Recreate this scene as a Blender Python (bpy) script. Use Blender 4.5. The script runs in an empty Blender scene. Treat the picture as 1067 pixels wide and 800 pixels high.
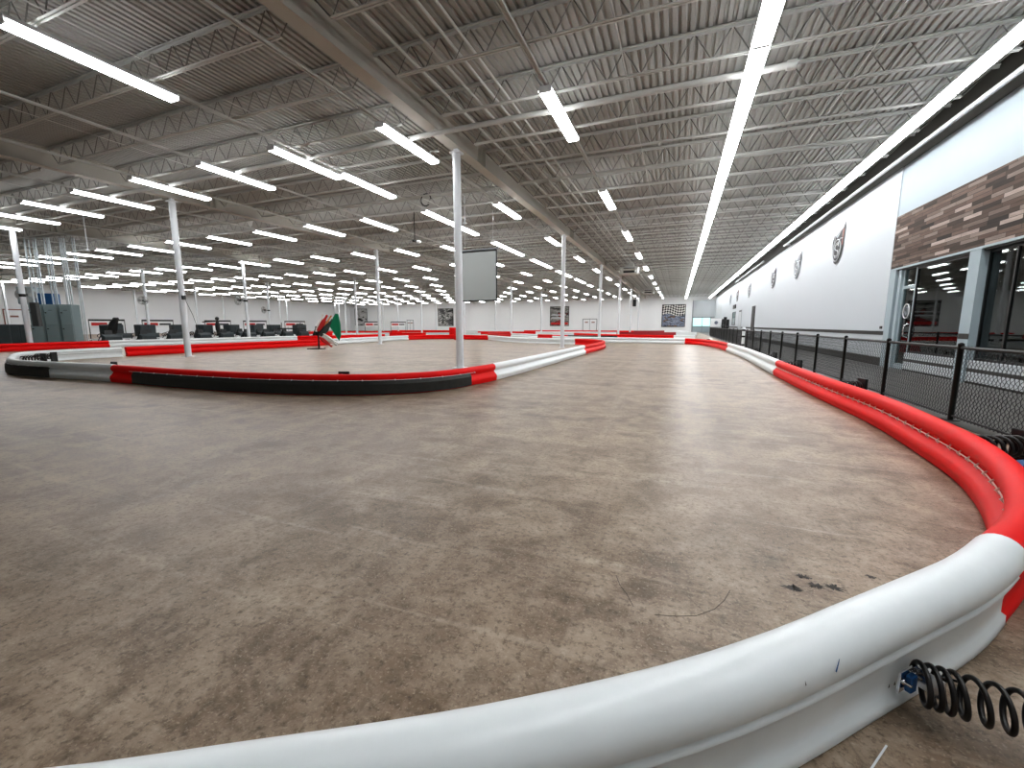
import bpy, math, random
from mathutils import Vector, Matrix
random.seed(7)
sc = bpy.context.scene
COL = sc.collection
PI = math.pi

# ------------------------------------------------------------------ mesh collector
class MB:
    def __init__(s): s.v = []; s.f = []; s.sm = []
    def add(s, vs, fs, smooth=False):
        n = len(s.v); s.v += [tuple(v) for v in vs]
        for f in fs: s.f.append([i + n for i in f]); s.sm.append(smooth)
        return s
    def box(s, x0, x1, y0, y1, z0, z1, M=None):
        vs = [Vector(p) for p in ((x0,y0,z0),(x1,y0,z0),(x1,y1,z0),(x0,y1,z0),(x0,y0,z1),(x1,y0,z1),(x1,y1,z1),(x0,y1,z1))]
        if M is not None: vs = [M @ v for v in vs]
        return s.add(vs, [(0,3,2,1),(4,5,6,7),(0,1,5,4),(1,2,6,5),(2,3,7,6),(3,0,4,7)])
    def bevbox(s, x0, x1, y0, y1, z0, z1, b=0.01, M=None):
        # box with chamfered edges: stacked rounded outlines
        def ring(i, z): return [(x0+i,y0+b,z),(x0+b,y0+i,z),(x1-b,y0+i,z),(x1-i,y0+b,z),(x1-i,y1-b,z),(x1-b,y1-i,z),(x0+b,y1-i,z),(x0+i,y1-b,z)]
        rs = [ring(b,z0), ring(0,z0+b), ring(0,z1-b), ring(b,z1)]
        return s.loft([[Vector(p) for p in r] for r in rs], M=M)
    def loft(s, rings, closed=True, caps=True, smooth=False, M=None):
        n = len(rings[0]); vs = [Vector(v) for r in rings for v in r]
        if M is not None: vs = [M @ v for v in vs]
        fs = []
        for i in range(len(rings)-1):
            for j in range(n if closed else n-1):
                k = (j+1) % n
                fs.append((i*n+j, i*n+k, (i+1)*n+k, (i+1)*n+j))
        s.add(vs, fs, smooth)
        if caps and closed:
            s.add(vs[:n], [tuple(reversed(range(n)))]); s.add(vs[-n:], [tuple(range(n))])
        return s
    def tube(s, pts, r, n=8, closed=False, smooth=True):
        pts = [Vector(p) for p in pts]; N = len(pts); rings = []
        t0 = (pts[1]-pts[0]).normalized()
        up = Vector((0,0,1)) if abs(t0.z) < .9 else Vector((1,0,0))
        nrm = (up - t0*up.dot(t0)).normalized()
        for i, p in enumerate(pts):
            if closed: t = pts[(i+1) % N]-pts[i-1]
            else: t = pts[min(i+1,N-1)]-pts[max(i-1,0)]
            t.normalize(); nrm = (nrm - t*nrm.dot(t)).normalized(); b = t.cross(nrm)
            rr = r[i] if isinstance(r, (list,tuple)) else r
            rings.append([p + (nrm*math.cos(2*PI*k/n)+b*math.sin(2*PI*k/n))*rr for k in range(n)])
        if closed: rings.append(rings[0])
        return s.loft(rings, caps=not closed, smooth=smooth)
    def rod(s, a, b, r, n=6): return s.tube([a,b], r, n, smooth=n>5)
    def lathe(s, prof, n=16, M=None, smooth=True):
        rings = [[(r*math.cos(2*PI*k/n), r*math.sin(2*PI*k/n), z) for k in range(n)] for r, z in prof]
        return s.loft(rings, smooth=smooth, M=M)
    def prism(s, poly, h0, h1, M=None):
        return s.loft([[Vector((x,y,h0)) for x,y in poly],[Vector((x,y,h1)) for x,y in poly]], M=M)
    def mesh(s, name):
        me = bpy.data.meshes.new(name); me.from_pydata(s.v, [], s.f); me.update()
        if any(s.sm): me.polygons.foreach_set('use_smooth', s.sm)
        return me
    def build(s, name, m, parent=None, loc=None):
        o = bpy.data.objects.new(name, s.mesh(name)); COL.objects.link(o)
        if m: o.data.materials.append(m)
        if parent: o.parent = parent
        if loc: o.location = loc
        return o

def tag(o, label=None, cat=None, group=None, kind=None):
    for k, v in (('label',label),('category',cat),('group',group),('kind',kind)):
        if v: o[k] = v
    return o
def thing(name, label, cat, loc=(0,0,0), rz=0, group=None):
    o = bpy.data.objects.new(name, None); COL.objects.link(o); o.empty_display_size = .1
    o.location = loc; o.rotation_euler = (0,0,rz)
    return tag(o, label, cat, group, 'thing')
def dup(root, loc, rz=0, label=None, group=None):
    r = root.copy(); COL.objects.link(r); r.location = loc; r.rotation_euler = (0,0,rz)
    if label: r['label'] = label
    if group: r['group'] = group
    for ch in list(root.children):
        c = ch.copy(); COL.objects.link(c); c.parent = r
        for g in list(ch.children):
            d = g.copy(); COL.objects.link(d); d.parent = c
    return r
def struct(o): return tag(o, kind='structure')
ORD = ('first second third fourth fifth sixth seventh eighth ninth tenth eleventh twelfth thirteenth fourteenth fifteenth sixteenth seventeenth eighteenth nineteenth '
       'twentieth twenty-first twenty-second twenty-third twenty-fourth twenty-fifth twenty-sixth twenty-seventh twenty-eighth twenty-ninth thirtieth thirty-first thirty-second thirty-third thirty-fourth').split()

# ------------------------------------------------------------------ materials
def mat(name, col, rough=.5, metal=0., noise=0., nscale=8., emit=0., spec=.5, bump=0., coat=0.):
    m = bpy.data.materials.new(name); m.use_nodes = True
    nt = m.node_tree; N = nt.nodes; L = nt.links
    b = N['Principled BSDF']
    b.inputs['Base Color'].default_value = (*col,1); b.inputs['Roughness'].default_value = rough
    b.inputs['Metallic'].default_value = metal; b.inputs['Specular IOR Level'].default_value = spec
    b.inputs['Coat Weight'].default_value = coat
    if emit:
        b.inputs['Emission Color'].default_value = (*col,1); b.inputs['Emission Strength'].default_value = emit
    if noise or bump:
        tc = N.new('ShaderNodeTexCoord'); nz = N.new('ShaderNodeTexNoise')
        nz.inputs['Scale'].default_value = nscale; nz.inputs['Detail'].default_value = 6; nz.inputs['Roughness'].default_value = .6
        L.new(tc.outputs['Object'], nz.inputs['Vector'])
        if noise:
            mx = N.new('ShaderNodeMix'); mx.data_type = 'RGBA'
            mx.inputs['A'].default_value = (*[c*(1-noise) for c in col],1); mx.inputs['B'].default_value = (*[min(1,c*(1+noise)) for c in col],1)
            L.new(nz.outputs['Fac'], mx.inputs['Factor']); L.new(mx.outputs['Result'], b.inputs['Base Color'])
        if bump:
            bp = N.new('ShaderNodeBump'); bp.inputs['Strength'].default_value = bump; bp.inputs['Distance'].default_value = .01
            L.new(nz.outputs['Fac'], bp.inputs['Height']); L.new(bp.outputs['Normal'], b.inputs['Normal'])
    return m

M = {}
M['white_plastic'] = mat('white_plastic', (.80,.84,.85), .32, noise=.06, nscale=6)
M['red_plastic'] = mat('red_plastic', (.78,.006,.006), .5, noise=.08, nscale=5, spec=.2)
M['dark_red_plastic'] = mat('dark_red_plastic', (.34,.012,.02), .5)
M['rubber'] = mat('black_rubber_sheet', (.022,.024,.021), .55, noise=.5, nscale=7)
M['black'] = mat('black_paint', (.008,.009,.009), .45)
M['spring'] = mat('spring_black', (.012,.010,.009), .38, noise=.3, nscale=40)
M['cord'] = mat('white_cord', (.9,.72,.66), .7)
M['white_paint'] = mat('white_steel_paint', (.74,.77,.80), .42, noise=.05, nscale=3)
M['joist'] = mat('joist_paint', (.62,.63,.61), .6, noise=.12, nscale=2)
M['web'] = mat('web_paint', (.20,.20,.19), .6)
M['girder'] = mat('girder_paint', (.50,.485,.44), .55, noise=.08, nscale=1.5)
M['deck'] = mat('deck_paint', (.42,.425,.41), .62, noise=.18, nscale=.6)
M['housing'] = mat('fixture_housing', (.82,.83,.84), .4)
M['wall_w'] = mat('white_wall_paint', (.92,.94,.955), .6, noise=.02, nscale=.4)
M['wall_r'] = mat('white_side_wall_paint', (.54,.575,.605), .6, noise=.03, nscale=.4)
M['wall_g'] = mat('grey_wall_paint', (.50,.53,.55), .65, noise=.04, nscale=.5)
M['wall_blue'] = mat('pale_blue_wall_paint', (.38,.44,.48), .65, noise=.04, nscale=1)
M['pier'] = mat('pier_paint', (.36,.43,.46), .6, noise=.06, nscale=3)
M['dark_trim'] = mat('dark_trim', (.022,.02,.016), .5)
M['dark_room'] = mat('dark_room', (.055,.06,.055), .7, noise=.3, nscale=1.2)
M['grey_metal'] = mat('grey_cabinet_paint', (.23,.30,.31), .45, noise=.05, nscale=4)
M['galv'] = mat('galvanised', (.55,.60,.63), .35, metal=.6)
M['zinc'] = mat('zinc_steel', (.7,.7,.72), .22, metal=1.)
M['blue'] = mat('blue_paint', (.02,.10,.26), .35, noise=.25, nscale=30)
M['screen'] = mat('screen_fabric', (.50,.54,.54), .7)
M['fanblk'] = mat('fan_grey', (.06,.065,.065), .4)
M['guard'] = mat('fan_guard', (.38,.39,.38), .4, metal=.5)
M['green'] = mat('green_flag', (.0,.21,.10), .7, noise=.2, nscale=6)
M['red_cloth'] = mat('red_flag', (.55,.03,.03), .7, noise=.2, nscale=6)
M['orange_cloth'] = mat('orange_flag', (.75,.28,.10), .7, noise=.2, nscale=6)
M['white_cloth'] = mat('white_flag', (.75,.73,.70), .7, noise=.2, nscale=6)
M['black_cloth'] = mat('black_flag', (.05,.06,.055), .7, noise=.3, nscale=8)
M['seat'] = mat('kart_seat', (.012,.014,.015), .4)
M['kart_white'] = mat('kart_white_panel', (.72,.74,.74), .35)
M['kart_body'] = mat('kart_dark_body', (.03,.042,.046), .45, noise=.3, nscale=3)
M['tyre'] = mat('tyre', (.012,.012,.012), .8)
M['emb_dark'] = mat('emblem_charcoal', (.035,.032,.034), .6, noise=.4, nscale=4)
M['emb_grey'] = mat('emblem_grey', (.26,.28,.30), .6, noise=.2, nscale=4)
M['crest_pale'] = mat('crest_pale_grey', (.20,.215,.235), .6, noise=.25, nscale=3)
M['crest_line'] = mat('crest_line', (.62,.64,.66), .6)
M['emb_light'] = mat('emblem_pale_grey', (.58,.60,.62), .6, noise=.12, nscale=3)
M['emb_white'] = mat('emblem_white', (.86,.87,.88), .6)
M['emb_red'] = mat('emblem_dull_red', (.28,.12,.10), .6)
M['emb_purple'] = mat('emblem_plum', (.06,.045,.06), .6, noise=.4, nscale=4)
M['emb_blue'] = mat('emblem_slate', (.15,.18,.24), .6, noise=.3, nscale=4)
M['silver'] = mat('brushed_steel', (.75,.76,.77), .25, metal=1.)

def lamp_mat():
    m = bpy.data.materials.new('lit_diffuser'); m.use_nodes = True
    N = m.node_tree.nodes; L = m.node_tree.links; N.clear()
    e = N.new('ShaderNodeEmission'); e.inputs['Color'].default_value = (.97,.985,1,1); e.inputs['Strength'].default_value = 19
    o = N.new('ShaderNodeOutputMaterial'); L.new(e.outputs[0], o.inputs[0]); return m
M['lamp'] = lamp_mat()

def floor_mat():
    m = bpy.data.materials.new('worn_concrete'); m.use_nodes = True
    N = m.node_tree.nodes; L = m.node_tree.links; b = N['Principled BSDF']
    tc = N.new('ShaderNodeTexCoord')
    def noise(scale, detail=6, rough=.6, dist=0., vec=None):
        n = N.new('ShaderNodeTexNoise'); n.inputs['Scale'].default_value = scale; n.inputs['Detail'].default_value = detail
        n.inputs['Roughness'].default_value = rough; n.inputs['Distortion'].default_value = dist
        L.new(vec or tc.outputs['Object'], n.inputs['Vector']); return n.outputs['Fac']
    def ramp(fac, a, c, ca=(0,0,0,1), cc=(1,1,1,1)):
        r = N.new('ShaderNodeValToRGB'); r.color_ramp.elements[0].position = a; r.color_ramp.elements[1].position = c
        r.color_ramp.elements[0].color = ca; r.color_ramp.elements[1].color = cc; L.new(fac, r.inputs['Fac']); return r.outputs['Color']
    def mix(f, A, B, bt='MIX'):
        x = N.new('ShaderNodeMix'); x.data_type = 'RGBA'; x.blend_type = bt
        for s, v in (('Factor',f),('A',A),('B',B)):
            if isinstance(v, (int,float)): x.inputs[s].default_value = v
            elif isinstance(v, tuple): x.inputs[s].default_value = v
            else: L.new(v, x.inputs[s])
        return x.outputs['Result']
    mp = N.new('ShaderNodeMapping'); mp.inputs['Rotation'].default_value = (0,0,.35); mp.inputs['Scale'].default_value = (.55,1.5,1)
    L.new(tc.outputs['Object'], mp.inputs['Vector'])
    big = noise(.55, 6, .62, .4, mp.outputs[0])
    base = ramp(big, .34, .68, (.150,.100,.062,1), (.330,.248,.180,1))
    mid = noise(2.6, 8, .68, .3)
    base = mix(ramp(mid, .42, .72), base, (.45,.36,.275,1))
    base = mix(mix(1., ramp(noise(1.1,5,.6,.6), .45,.62), ramp(mid,.3,.5,(1,1,1,1),(0,0,0,1)), 'MULTIPLY'), base, (.090,.060,.034,1))
    # scuffed pale streaks along the driving line
    mp2 = N.new('ShaderNodeMapping'); mp2.inputs['Rotation'].default_value = (0,0,-.62); mp2.inputs['Scale'].default_value = (.5,9,1)
    L.new(tc.outputs['Object'], mp2.inputs['Vector'])
    st = ramp(noise(.9, 4, .55, .8, mp2.outputs[0]), .60, .72)
    base = mix(mix(.42, (0,0,0,1), st), base, (.58,.48,.38,1))
    mp3 = N.new('ShaderNodeMapping'); mp3.inputs['Rotation'].default_value = (0,0,.75); mp3.inputs['Scale'].default_value = (.45,5.5,1)
    L.new(tc.outputs['Object'], mp3.inputs['Vector'])
    st2 = mix(1., ramp(noise(.8,6,.65,.5,mp3.outputs[0]), .56,.72), ramp(noise(9,6,.7), .35,.6), 'MULTIPLY')
    base = mix(mix(.55,(0,0,0,1),st2), base, (.60,.50,.39,1))
    mp4 = N.new('ShaderNodeMapping'); mp4.inputs['Rotation'].default_value = (0,0,-.12); mp4.inputs['Scale'].default_value = (3.2,.22,1)
    L.new(tc.outputs['Object'], mp4.inputs['Vector'])
    st3 = mix(1., ramp(noise(.9,6,.65,.35,mp4.outputs[0]), .55,.70), ramp(noise(7,6,.7), .35,.6), 'MULTIPLY')
    base = mix(mix(.45,(0,0,0,1),st3), base, (.60,.50,.40,1))
    # speckle of exposed aggregate
    v = N.new('ShaderNodeTexVoronoi'); v.inputs['Scale'].default_value = 55; L.new(tc.outputs['Object'], v.inputs['Vector'])
    sp = ramp(v.outputs['Distance'], .08, .24, (1,1,1,1), (0,0,0,1))
    spm = mix(1., sp, ramp(noise(1.3,4,.6), .45,.6), 'MULTIPLY')
    base = mix(mix(.5,(0,0,0,1),spm), base, (.55,.46,.36,1))
    base = mix(mix(.75,(0,0,0,1),ramp(noise(30,6,.75), .50,.66)), base, (.075,.052,.034,1))
    base = mix(mix(.55,(0,0,0,1),ramp(noise(75,3,.6), .56,.70)), base, (.52,.43,.33,1))
    base = mix(mix(.5,(0,0,0,1),ramp(noise(7,8,.75,.5), .50,.68)), base, (.10,.070,.045,1))
    # fine cracks and old saw cuts
    w = N.new('ShaderNodeTexVoronoi'); w.feature = 'DISTANCE_TO_EDGE'; w.inputs['Scale'].default_value = .42
    wm = N.new('ShaderNodeMix'); wm.data_type = 'RGBA'; wm.blend_type = 'LINEAR_LIGHT'; wm.inputs['Factor'].default_value = .25
    nc = N.new('ShaderNodeTexNoise'); nc.inputs['Scale'].default_value = 1.4; L.new(tc.outputs['Object'], nc.inputs['Vector'])
    L.new(tc.outputs['Object'], wm.inputs['A']); L.new(nc.outputs['Color'], wm.inputs['B']); L.new(wm.outputs['Result'], w.inputs['Vector'])
    cr = ramp(w.outputs['Distance'], .0015, .004, (1,1,1,1), (0,0,0,1))
    base = mix(mix(1., mix(.35,(0,0,0,1),cr), ramp(noise(.8,2), .5,.6), 'MULTIPLY'), base, (.06,.045,.03,1))
    L.new(base, b.inputs['Base Color'])
    rr = N.new('ShaderNodeMapRange'); L.new(mid, rr.inputs['Value']); rr.inputs['To Min'].default_value = .27; rr.inputs['To Max'].default_value = .5
    L.new(rr.outputs[0], b.inputs['Roughness']); b.inputs['Specular IOR Level'].default_value = .36
    bp = N.new('ShaderNodeBump'); bp.inputs['Strength'].default_value = .22; bp.inputs['Distance'].default_value = .01
    L.new(noise(45, 6, .7), bp.inputs['Height']); L.new(bp.outputs['Normal'], b.inputs['Normal'])
    return m
M['floor'] = floor_mat()

def wood_mat():
    m = bpy.data.materials.new('reclaimed_wood_boards'); m.use_nodes = True
    N = m.node_tree.nodes; L = m.node_tree.links; b = N['Principled BSDF']
    tc = N.new('ShaderNodeTexCoord'); mp = N.new('ShaderNodeMapping')
    sx = N.new('ShaderNodeSeparateXYZ'); cx = N.new('ShaderNodeCombineXYZ')
    L.new(tc.outputs['Object'], sx.inputs[0]); L.new(sx.outputs['Y'], cx.inputs['X']); L.new(sx.outputs['Z'], cx.inputs['Y'])
    br = N.new('ShaderNodeTexBrick'); br.offset = .37; br.offset_frequency = 2; br.squash = 1.4; br.squash_frequency = 3
    br.inputs['Color1'].default_value = (0,0,0,1); br.inputs['Color2'].default_value = (1,1,1,1); br.inputs['Mortar'].default_value = (0,0,0,1)
    br.inputs['Scale'].default_value = 1.; br.inputs['Mortar Size'].default_value = .004; br.inputs['Brick Width'].default_value = .62; br.inputs['Row Height'].default_value = .088
    L.new(cx.outputs[0], br.inputs['Vector'])
    r = N.new('ShaderNodeValToRGB'); e = r.color_ramp.elements
    e[0].position = 0; e[0].color = (.022,.014,.010,1); e[1].position = 1; e[1].color = (.40,.32,.28,1)
    for p, c in ((.25,(.075,.047,.034,1)),(.5,(.125,.080,.058,1)),(.7,(.155,.115,.095,1)),(.86,(.21,.165,.14,1))):
        k = e.new(p); k.color = c
    L.new(br.outputs['Color'], r.inputs['Fac'])
    mp.inputs['Scale'].default_value = (2,1.5,40); L.new(tc.outputs['Object'], mp.inputs['Vector'])
    nz = N.new('ShaderNodeTexNoise'); nz.inputs['Scale'].default_value = 2.2; nz.inputs['Detail'].default_value = 8; L.new(mp.outputs[0], nz.inputs['Vector'])
    mx = N.new('ShaderNodeMix'); mx.data_type = 'RGBA'; mx.blend_type = 'OVERLAY'; mx.inputs['Factor'].default_value = .7
    L.new(r.outputs['Color'], mx.inputs['A']); L.new(nz.outputs['Fac'], mx.inputs['B'])
    mu = N.new('ShaderNodeMix'); mu.data_type = 'RGBA'; mu.inputs['B'].default_value = (.02,.015,.01,1)
    L.new(br.outputs['Fac'], mu.inputs['Factor']); L.new(mx.outputs['Result'], mu.inputs['A']); L.new(mu.outputs['Result'], b.inputs['Base Color'])
    b.inputs['Roughness'].default_value = .75
    return m
M['wood'] = wood_mat()

def glass_mat():
    m = bpy.data.materials.new('tinted_shop_glass'); m.use_nodes = True
    N = m.node_tree.nodes; L = m.node_tree.links; N.clear()
    t = N.new('ShaderNodeBsdfTransparent'); t.inputs[0].default_value = (.62,.70,.68,1)
    g = N.new('ShaderNodeBsdfGlossy'); g.inputs['Roughness'].default_value = .02; g.inputs['Color'].default_value = (.9,.95,.95,1)
    f = N.new('ShaderNodeFresnel'); f.inputs[0].default_value = 1.65
    x = N.new('ShaderNodeMixShader'); o = N.new('ShaderNodeOutputMaterial')
    L.new(f.outputs[0], x.inputs[0]); L.new(t.outputs[0], x.inputs[1]); L.new(g.outputs[0], x.inputs[2]); L.new(x.outputs[0], o.inputs[0])
    return m
M['glass'] = glass_mat()

def poster_mat(name, seed, cols, checker=True):
    m = bpy.data.materials.new(name); m.use_nodes = True
    N = m.node_tree.nodes; L = m.node_tree.links; b = N['Principled BSDF']; b.inputs['Roughness'].default_value = .5
    tc = N.new('ShaderNodeTexCoord')
    mp = N.new('ShaderNodeMapping'); mp.inputs['Scale'].default_value = (.5,1,1.2); mp.inputs['Rotation'].default_value = (0,.35,0); mp.inputs['Location'].default_value = (seed*3.1,0,seed)
    L.new(tc.outputs['Object'], mp.inputs['Vector'])
    nz = N.new('ShaderNodeTexNoise'); nz.inputs['Scale'].default_value = 1.5; nz.inputs['Detail'].default_value = 5; nz.inputs['Roughness'].default_value = .7; nz.inputs['Distortion'].default_value = 1.
    L.new(mp.outputs[0], nz.inputs['Vector'])
    r = N.new('ShaderNodeValToRGB'); e = r.color_ramp.elements; r.color_ramp.interpolation = 'CONSTANT'
    e[0].position = 0; e[0].color = (*cols[0],1); e[1].position = .42; e[1].color = (*cols[1],1)
    for p, c in ((.5,cols[2]),(.56,cols[0]),(.62,cols[3])): k = e.new(p); k.color = (*c,1)
    L.new(nz.outputs['Fac'], r.inputs['Fac']); out = r.outputs['Color']
    if not checker: nz.inputs['Scale'].default_value = .55
    if checker:
        sx = N.new('ShaderNodeSeparateXYZ'); L.new(tc.outputs['Object'], sx.inputs[0])
        wv = N.new('ShaderNodeMath'); wv.operation = 'SINE'; ml = N.new('ShaderNodeMath'); ml.operation = 'MULTIPLY'; ml.inputs[1].default_value = 1.7
        L.new(sx.outputs['X'], ml.inputs[0]); L.new(ml.outputs[0], wv.inputs[0])
        sc_ = N.new('ShaderNodeMath'); sc_.operation = 'MULTIPLY_ADD'; sc_.inputs[1].default_value = .22; L.new(wv.outputs[0], sc_.inputs[0]); L.new(sx.outputs['Z'], sc_.inputs[2])
        cb = N.new('ShaderNodeCombineXYZ'); L.new(sx.outputs['X'], cb.inputs[0]); L.new(sc_.outputs[0], cb.inputs[2]); cb.inputs[1].default_value = .37
        rot = N.new('ShaderNodeMapping'); rot.inputs['Rotation'].default_value = (0,.7,0); L.new(cb.outputs[0], rot.inputs['Vector'])
        ck = N.new('ShaderNodeTexChecker'); ck.inputs['Scale'].default_value = 3.3; ck.inputs['Color1'].default_value = (.70,.70,.66,1); ck.inputs['Color2'].default_value = (.012,.012,.014,1)
        L.new(rot.outputs[0], ck.inputs['Vector'])
        gt = N.new('ShaderNodeMath'); gt.operation = 'GREATER_THAN'; gt.inputs[1].default_value = .15; L.new(sc_.outputs[0], gt.inputs[0])
        mx = N.new('ShaderNodeMix'); mx.data_type = 'RGBA'; L.new(gt.outputs[0], mx.inputs['Factor']); L.new(out, mx.inputs['A']); L.new(ck.outputs['Color'], mx.inputs['B'])
        out = mx.outputs['Result']
    L.new(out, b.inputs['Base Color']); return m

# ------------------------------------------------------------------ hall shell
XW, XL, YF, YB, ZD = 5.95, -75., 82., -3., 6.68
M['walk'] = mat('dark_walkway_concrete', (.085,.08,.072), .45, noise=.45, nscale=2.5)
struct(MB().box(3.36,13,4.2,YF,.0,.005).build('floor.001', M['walk']))
f = struct(MB().add([(XL,YB,0),(13,YB,0),(13,YF,0),(XL,YF,0)], [(0,1,2,3)]).build('floor', M['floor']))
# ribbed steel roof deck, ribs running the long way
prof = []
x = XL
while x < 13:
    prof += [(x,ZD),(x+.076,ZD),(x+.088,ZD+.045),(x+.140,ZD+.045)]; x += .152
d = MB(); ys = [YB, YF]
d.loft([[Vector((px,y,z)) for px,z in prof] for y in ys], closed=False, caps=False)
struct(d.build('ceiling', M['deck']))
struct(MB().box(XL-.2,13,YF,YF+.2,0,ZD).build('wall_back', M['wall_w']))
struct(MB().box(XL-.2,XL,YB,YF,0,ZD).build('wall_left', M['wall_w']))
struct(MB().box(XL,13,YB-.2,YB,0,ZD).build('wall_front', M['wall_g']))
# right wall: white long part with openings, pale upper part over the shop front
ENDY = 16.35
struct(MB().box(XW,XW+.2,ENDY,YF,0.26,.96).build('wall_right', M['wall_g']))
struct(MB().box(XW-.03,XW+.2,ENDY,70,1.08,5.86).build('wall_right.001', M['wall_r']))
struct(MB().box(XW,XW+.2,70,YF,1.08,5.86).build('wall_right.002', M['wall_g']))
struct(MB().box(XW,XW+.2,YB,ENDY,4.45,5.86).build('wall_right.003', M['wall_blue']))
struct(MB().box(XW+.05,XW+.2,YB,YF,5.86,ZD+.04).build('wall_right.004', M['dark_trim']))
struct(MB().box(XW-.015,XW+.2,ENDY,YF,.96,1.08).build('trim_1', M['dark_trim']))
struct(MB().box(XW-.015,XW+.2,ENDY,YF,0,.26).build('baseboard_right', M['dark_trim']))
struct(MB().box(XW-.02,XW+.2,YB,ENDY,2.93,4.45).build('wall_right.005', M['wood']))
struct(MB().box(XW-.03,XW+.2,YB,ENDY,2.88,2.93).build('trim_2', M['pier']))
# shop front below the boards
struct(MB().box(XW+.35,XW+.5,YB,10.0,0,2.9).build('wall_right.006', M['pier']))
struct(MB().box(XW+.02,XW+.36,YB,ENDY,2.84,2.90).build('trim_3', M['dark_trim']))
def pier(n, y0, y1):
    struct(MB().box(XW-.02,XW+.45,y0,y1,0,2.9).build('wall_pier', M['pier']))
    struct(MB().box(XW-.026,XW-.015,y0,y1-.02,.96,1.08).build('trim_%d'%n, M['dark_trim']))
pier(4, 12.22, 12.60)
struct(MB().box(XW-.02,XW+.45,16.0,ENDY,0,2.9).build('wall_pier', M['pier']))
struct(MB().box(XW+.02,XW+.45,15.74,15.90,0,2.86).build('wall_pier', M['pier']))
# low panels under the glass
k = 5
for y0, y1 in ((12.62,15.0),(10.0,12.20)):
    for z0, z1, mm in ((.0,.05,'dark_trim'),(.05,.26,'wall_g'),(.26,.335,'dark_trim'),(.335,.50,'wall_g')):
        struct(MB().box(XW+.02,XW+.12,y0,y1,z0,z1).build('trim_%d'%k, M[mm])); k += 1
def window(n, y0, y1, z0, z1, x, mulls):
    fr = MB()
    for yy in [y0,y1]+mulls: fr.box(x-.025,x+.025,yy-.022,yy+.022,z0,z1)
    fr.box(x-.025,x+.025,y0,y1,z0,z0+.05); fr.box(x-.025,x+.025,y0,y1,z1-.05,z1)
    w = struct(fr.build('window_%d'%n, M['black']))
    MB().box(x-.004,x+.004,y0,y1,z0,z1).build('pane', M['glass'], w)
window(1, 12.62, 14.98, .50, 2.84, XW+.10, [])
window(2, 10.0, 12.20, .50, 2.84, XW+.15, [11.42])
struct(MB().box(XW+.40,XW+.75,10.95,11.45,0,2.9).build('wall_pier', M['pier']))
dr = struct(MB().box(XW+.08,XW+.14,15.0,15.06,0,2.84).box(XW+.08,XW+.14,15.68,15.74,0,2.84).box(XW+.08,XW+.14,15.06,15.68,2.30,2.38).box(XW+.08,XW+.14,15.06,15.68,0,.16).build('door_1', M['pier']))
MB().box(XW+.105,XW+.113,15.06,15.68,.16,2.84).build('pane', M['glass'], dr)
h = MB().tube([(XW+.08,15.12,.92),(XW,15.12,.95),(XW-.02,15.12,1.0),(XW-.02,15.12,1.22),(XW,15.12,1.27),(XW+.08,15.12,1.30)],.016).build('door_handle', M['silver'], dr)
# dark room behind the glass
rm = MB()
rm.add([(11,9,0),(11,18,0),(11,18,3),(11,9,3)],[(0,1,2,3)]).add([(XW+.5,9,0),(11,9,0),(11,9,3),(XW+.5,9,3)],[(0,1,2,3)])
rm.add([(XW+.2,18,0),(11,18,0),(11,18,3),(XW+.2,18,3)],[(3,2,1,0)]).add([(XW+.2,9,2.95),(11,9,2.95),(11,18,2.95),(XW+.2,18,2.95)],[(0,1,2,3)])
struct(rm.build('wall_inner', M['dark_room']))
struct(MB().box(7.3,7.65,11.6,12.0,0,2.95).build('wall_pier', M['pier']))
struct(MB().box(10.4,10.7,13.4,13.7,0,2.95).build('wall_pier', M['dark_trim']))
# round decal on the glass door
t = thing('door_decal', 'round white ring decal on the glass door of the shop front', 'decal', (XW+.095,15.40,1.66))
ring = [(0,.17*math.cos(a),.20*math.sin(a)) for a in [i*2*PI/32 for i in range(32)]]
MB().tube(ring, .013, 6, closed=True).build('ring', M['emb_white'], t)
sp = [(0,-.10*math.cos(u)*(1-abs(u)/9),.11*math.sin(1.5*u)) for u in [(-PI+i*PI/10) for i in range(21)]]
MB().tube(sp, .02, 6).build('emblem', M['emb_grey'], t)
# small dark plate near the lower corner of the white wall
tag(MB().bevbox(XW-.05,XW-.03,16.42,16.58,1.15,1.235,.006).build('wall_plate', M['dark_trim']), 'small dark plate in the bottom corner of the white wall', 'plate')

# doors and openings further along the right wall
def wall_door(n, y0, y1, z1, m):
    o = struct(MB().box(XW-.05,XW+.02,y0,y1,0,z1).build('door_%d'%n, M[m]))
    MB().box(XW-.06,XW-.02,y0-.08,y0,0,z1+.08).box(XW-.06,XW-.02,y1,y1+.08,0,z1+.08).box(XW-.06,XW-.02,y0,y1,z1,z1+.08).build('door_frame', M['black' if m=='black' else 'wall_g'], o)
wall_door(2, 40.3, 41.7, 2.78, 'black')
wall_door(3, 48.2, 50.2, 2.75, 'wall_g')
struct(MB().box(XW-.055,XW-.02,48.3,50.1,2.62,2.80).build('trim_20', M['black']))
window(3, 53.2, 55.8, 1.25, 2.75, XW-.03, [])
tag(MB().bevbox(XW-.09,XW-.03,53.2,55.6,3.1,3.55,.02).build('wall_sign', M['emb_dark']), 'small dark sign above the green glazed opening in the white wall', 'sign')

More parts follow.
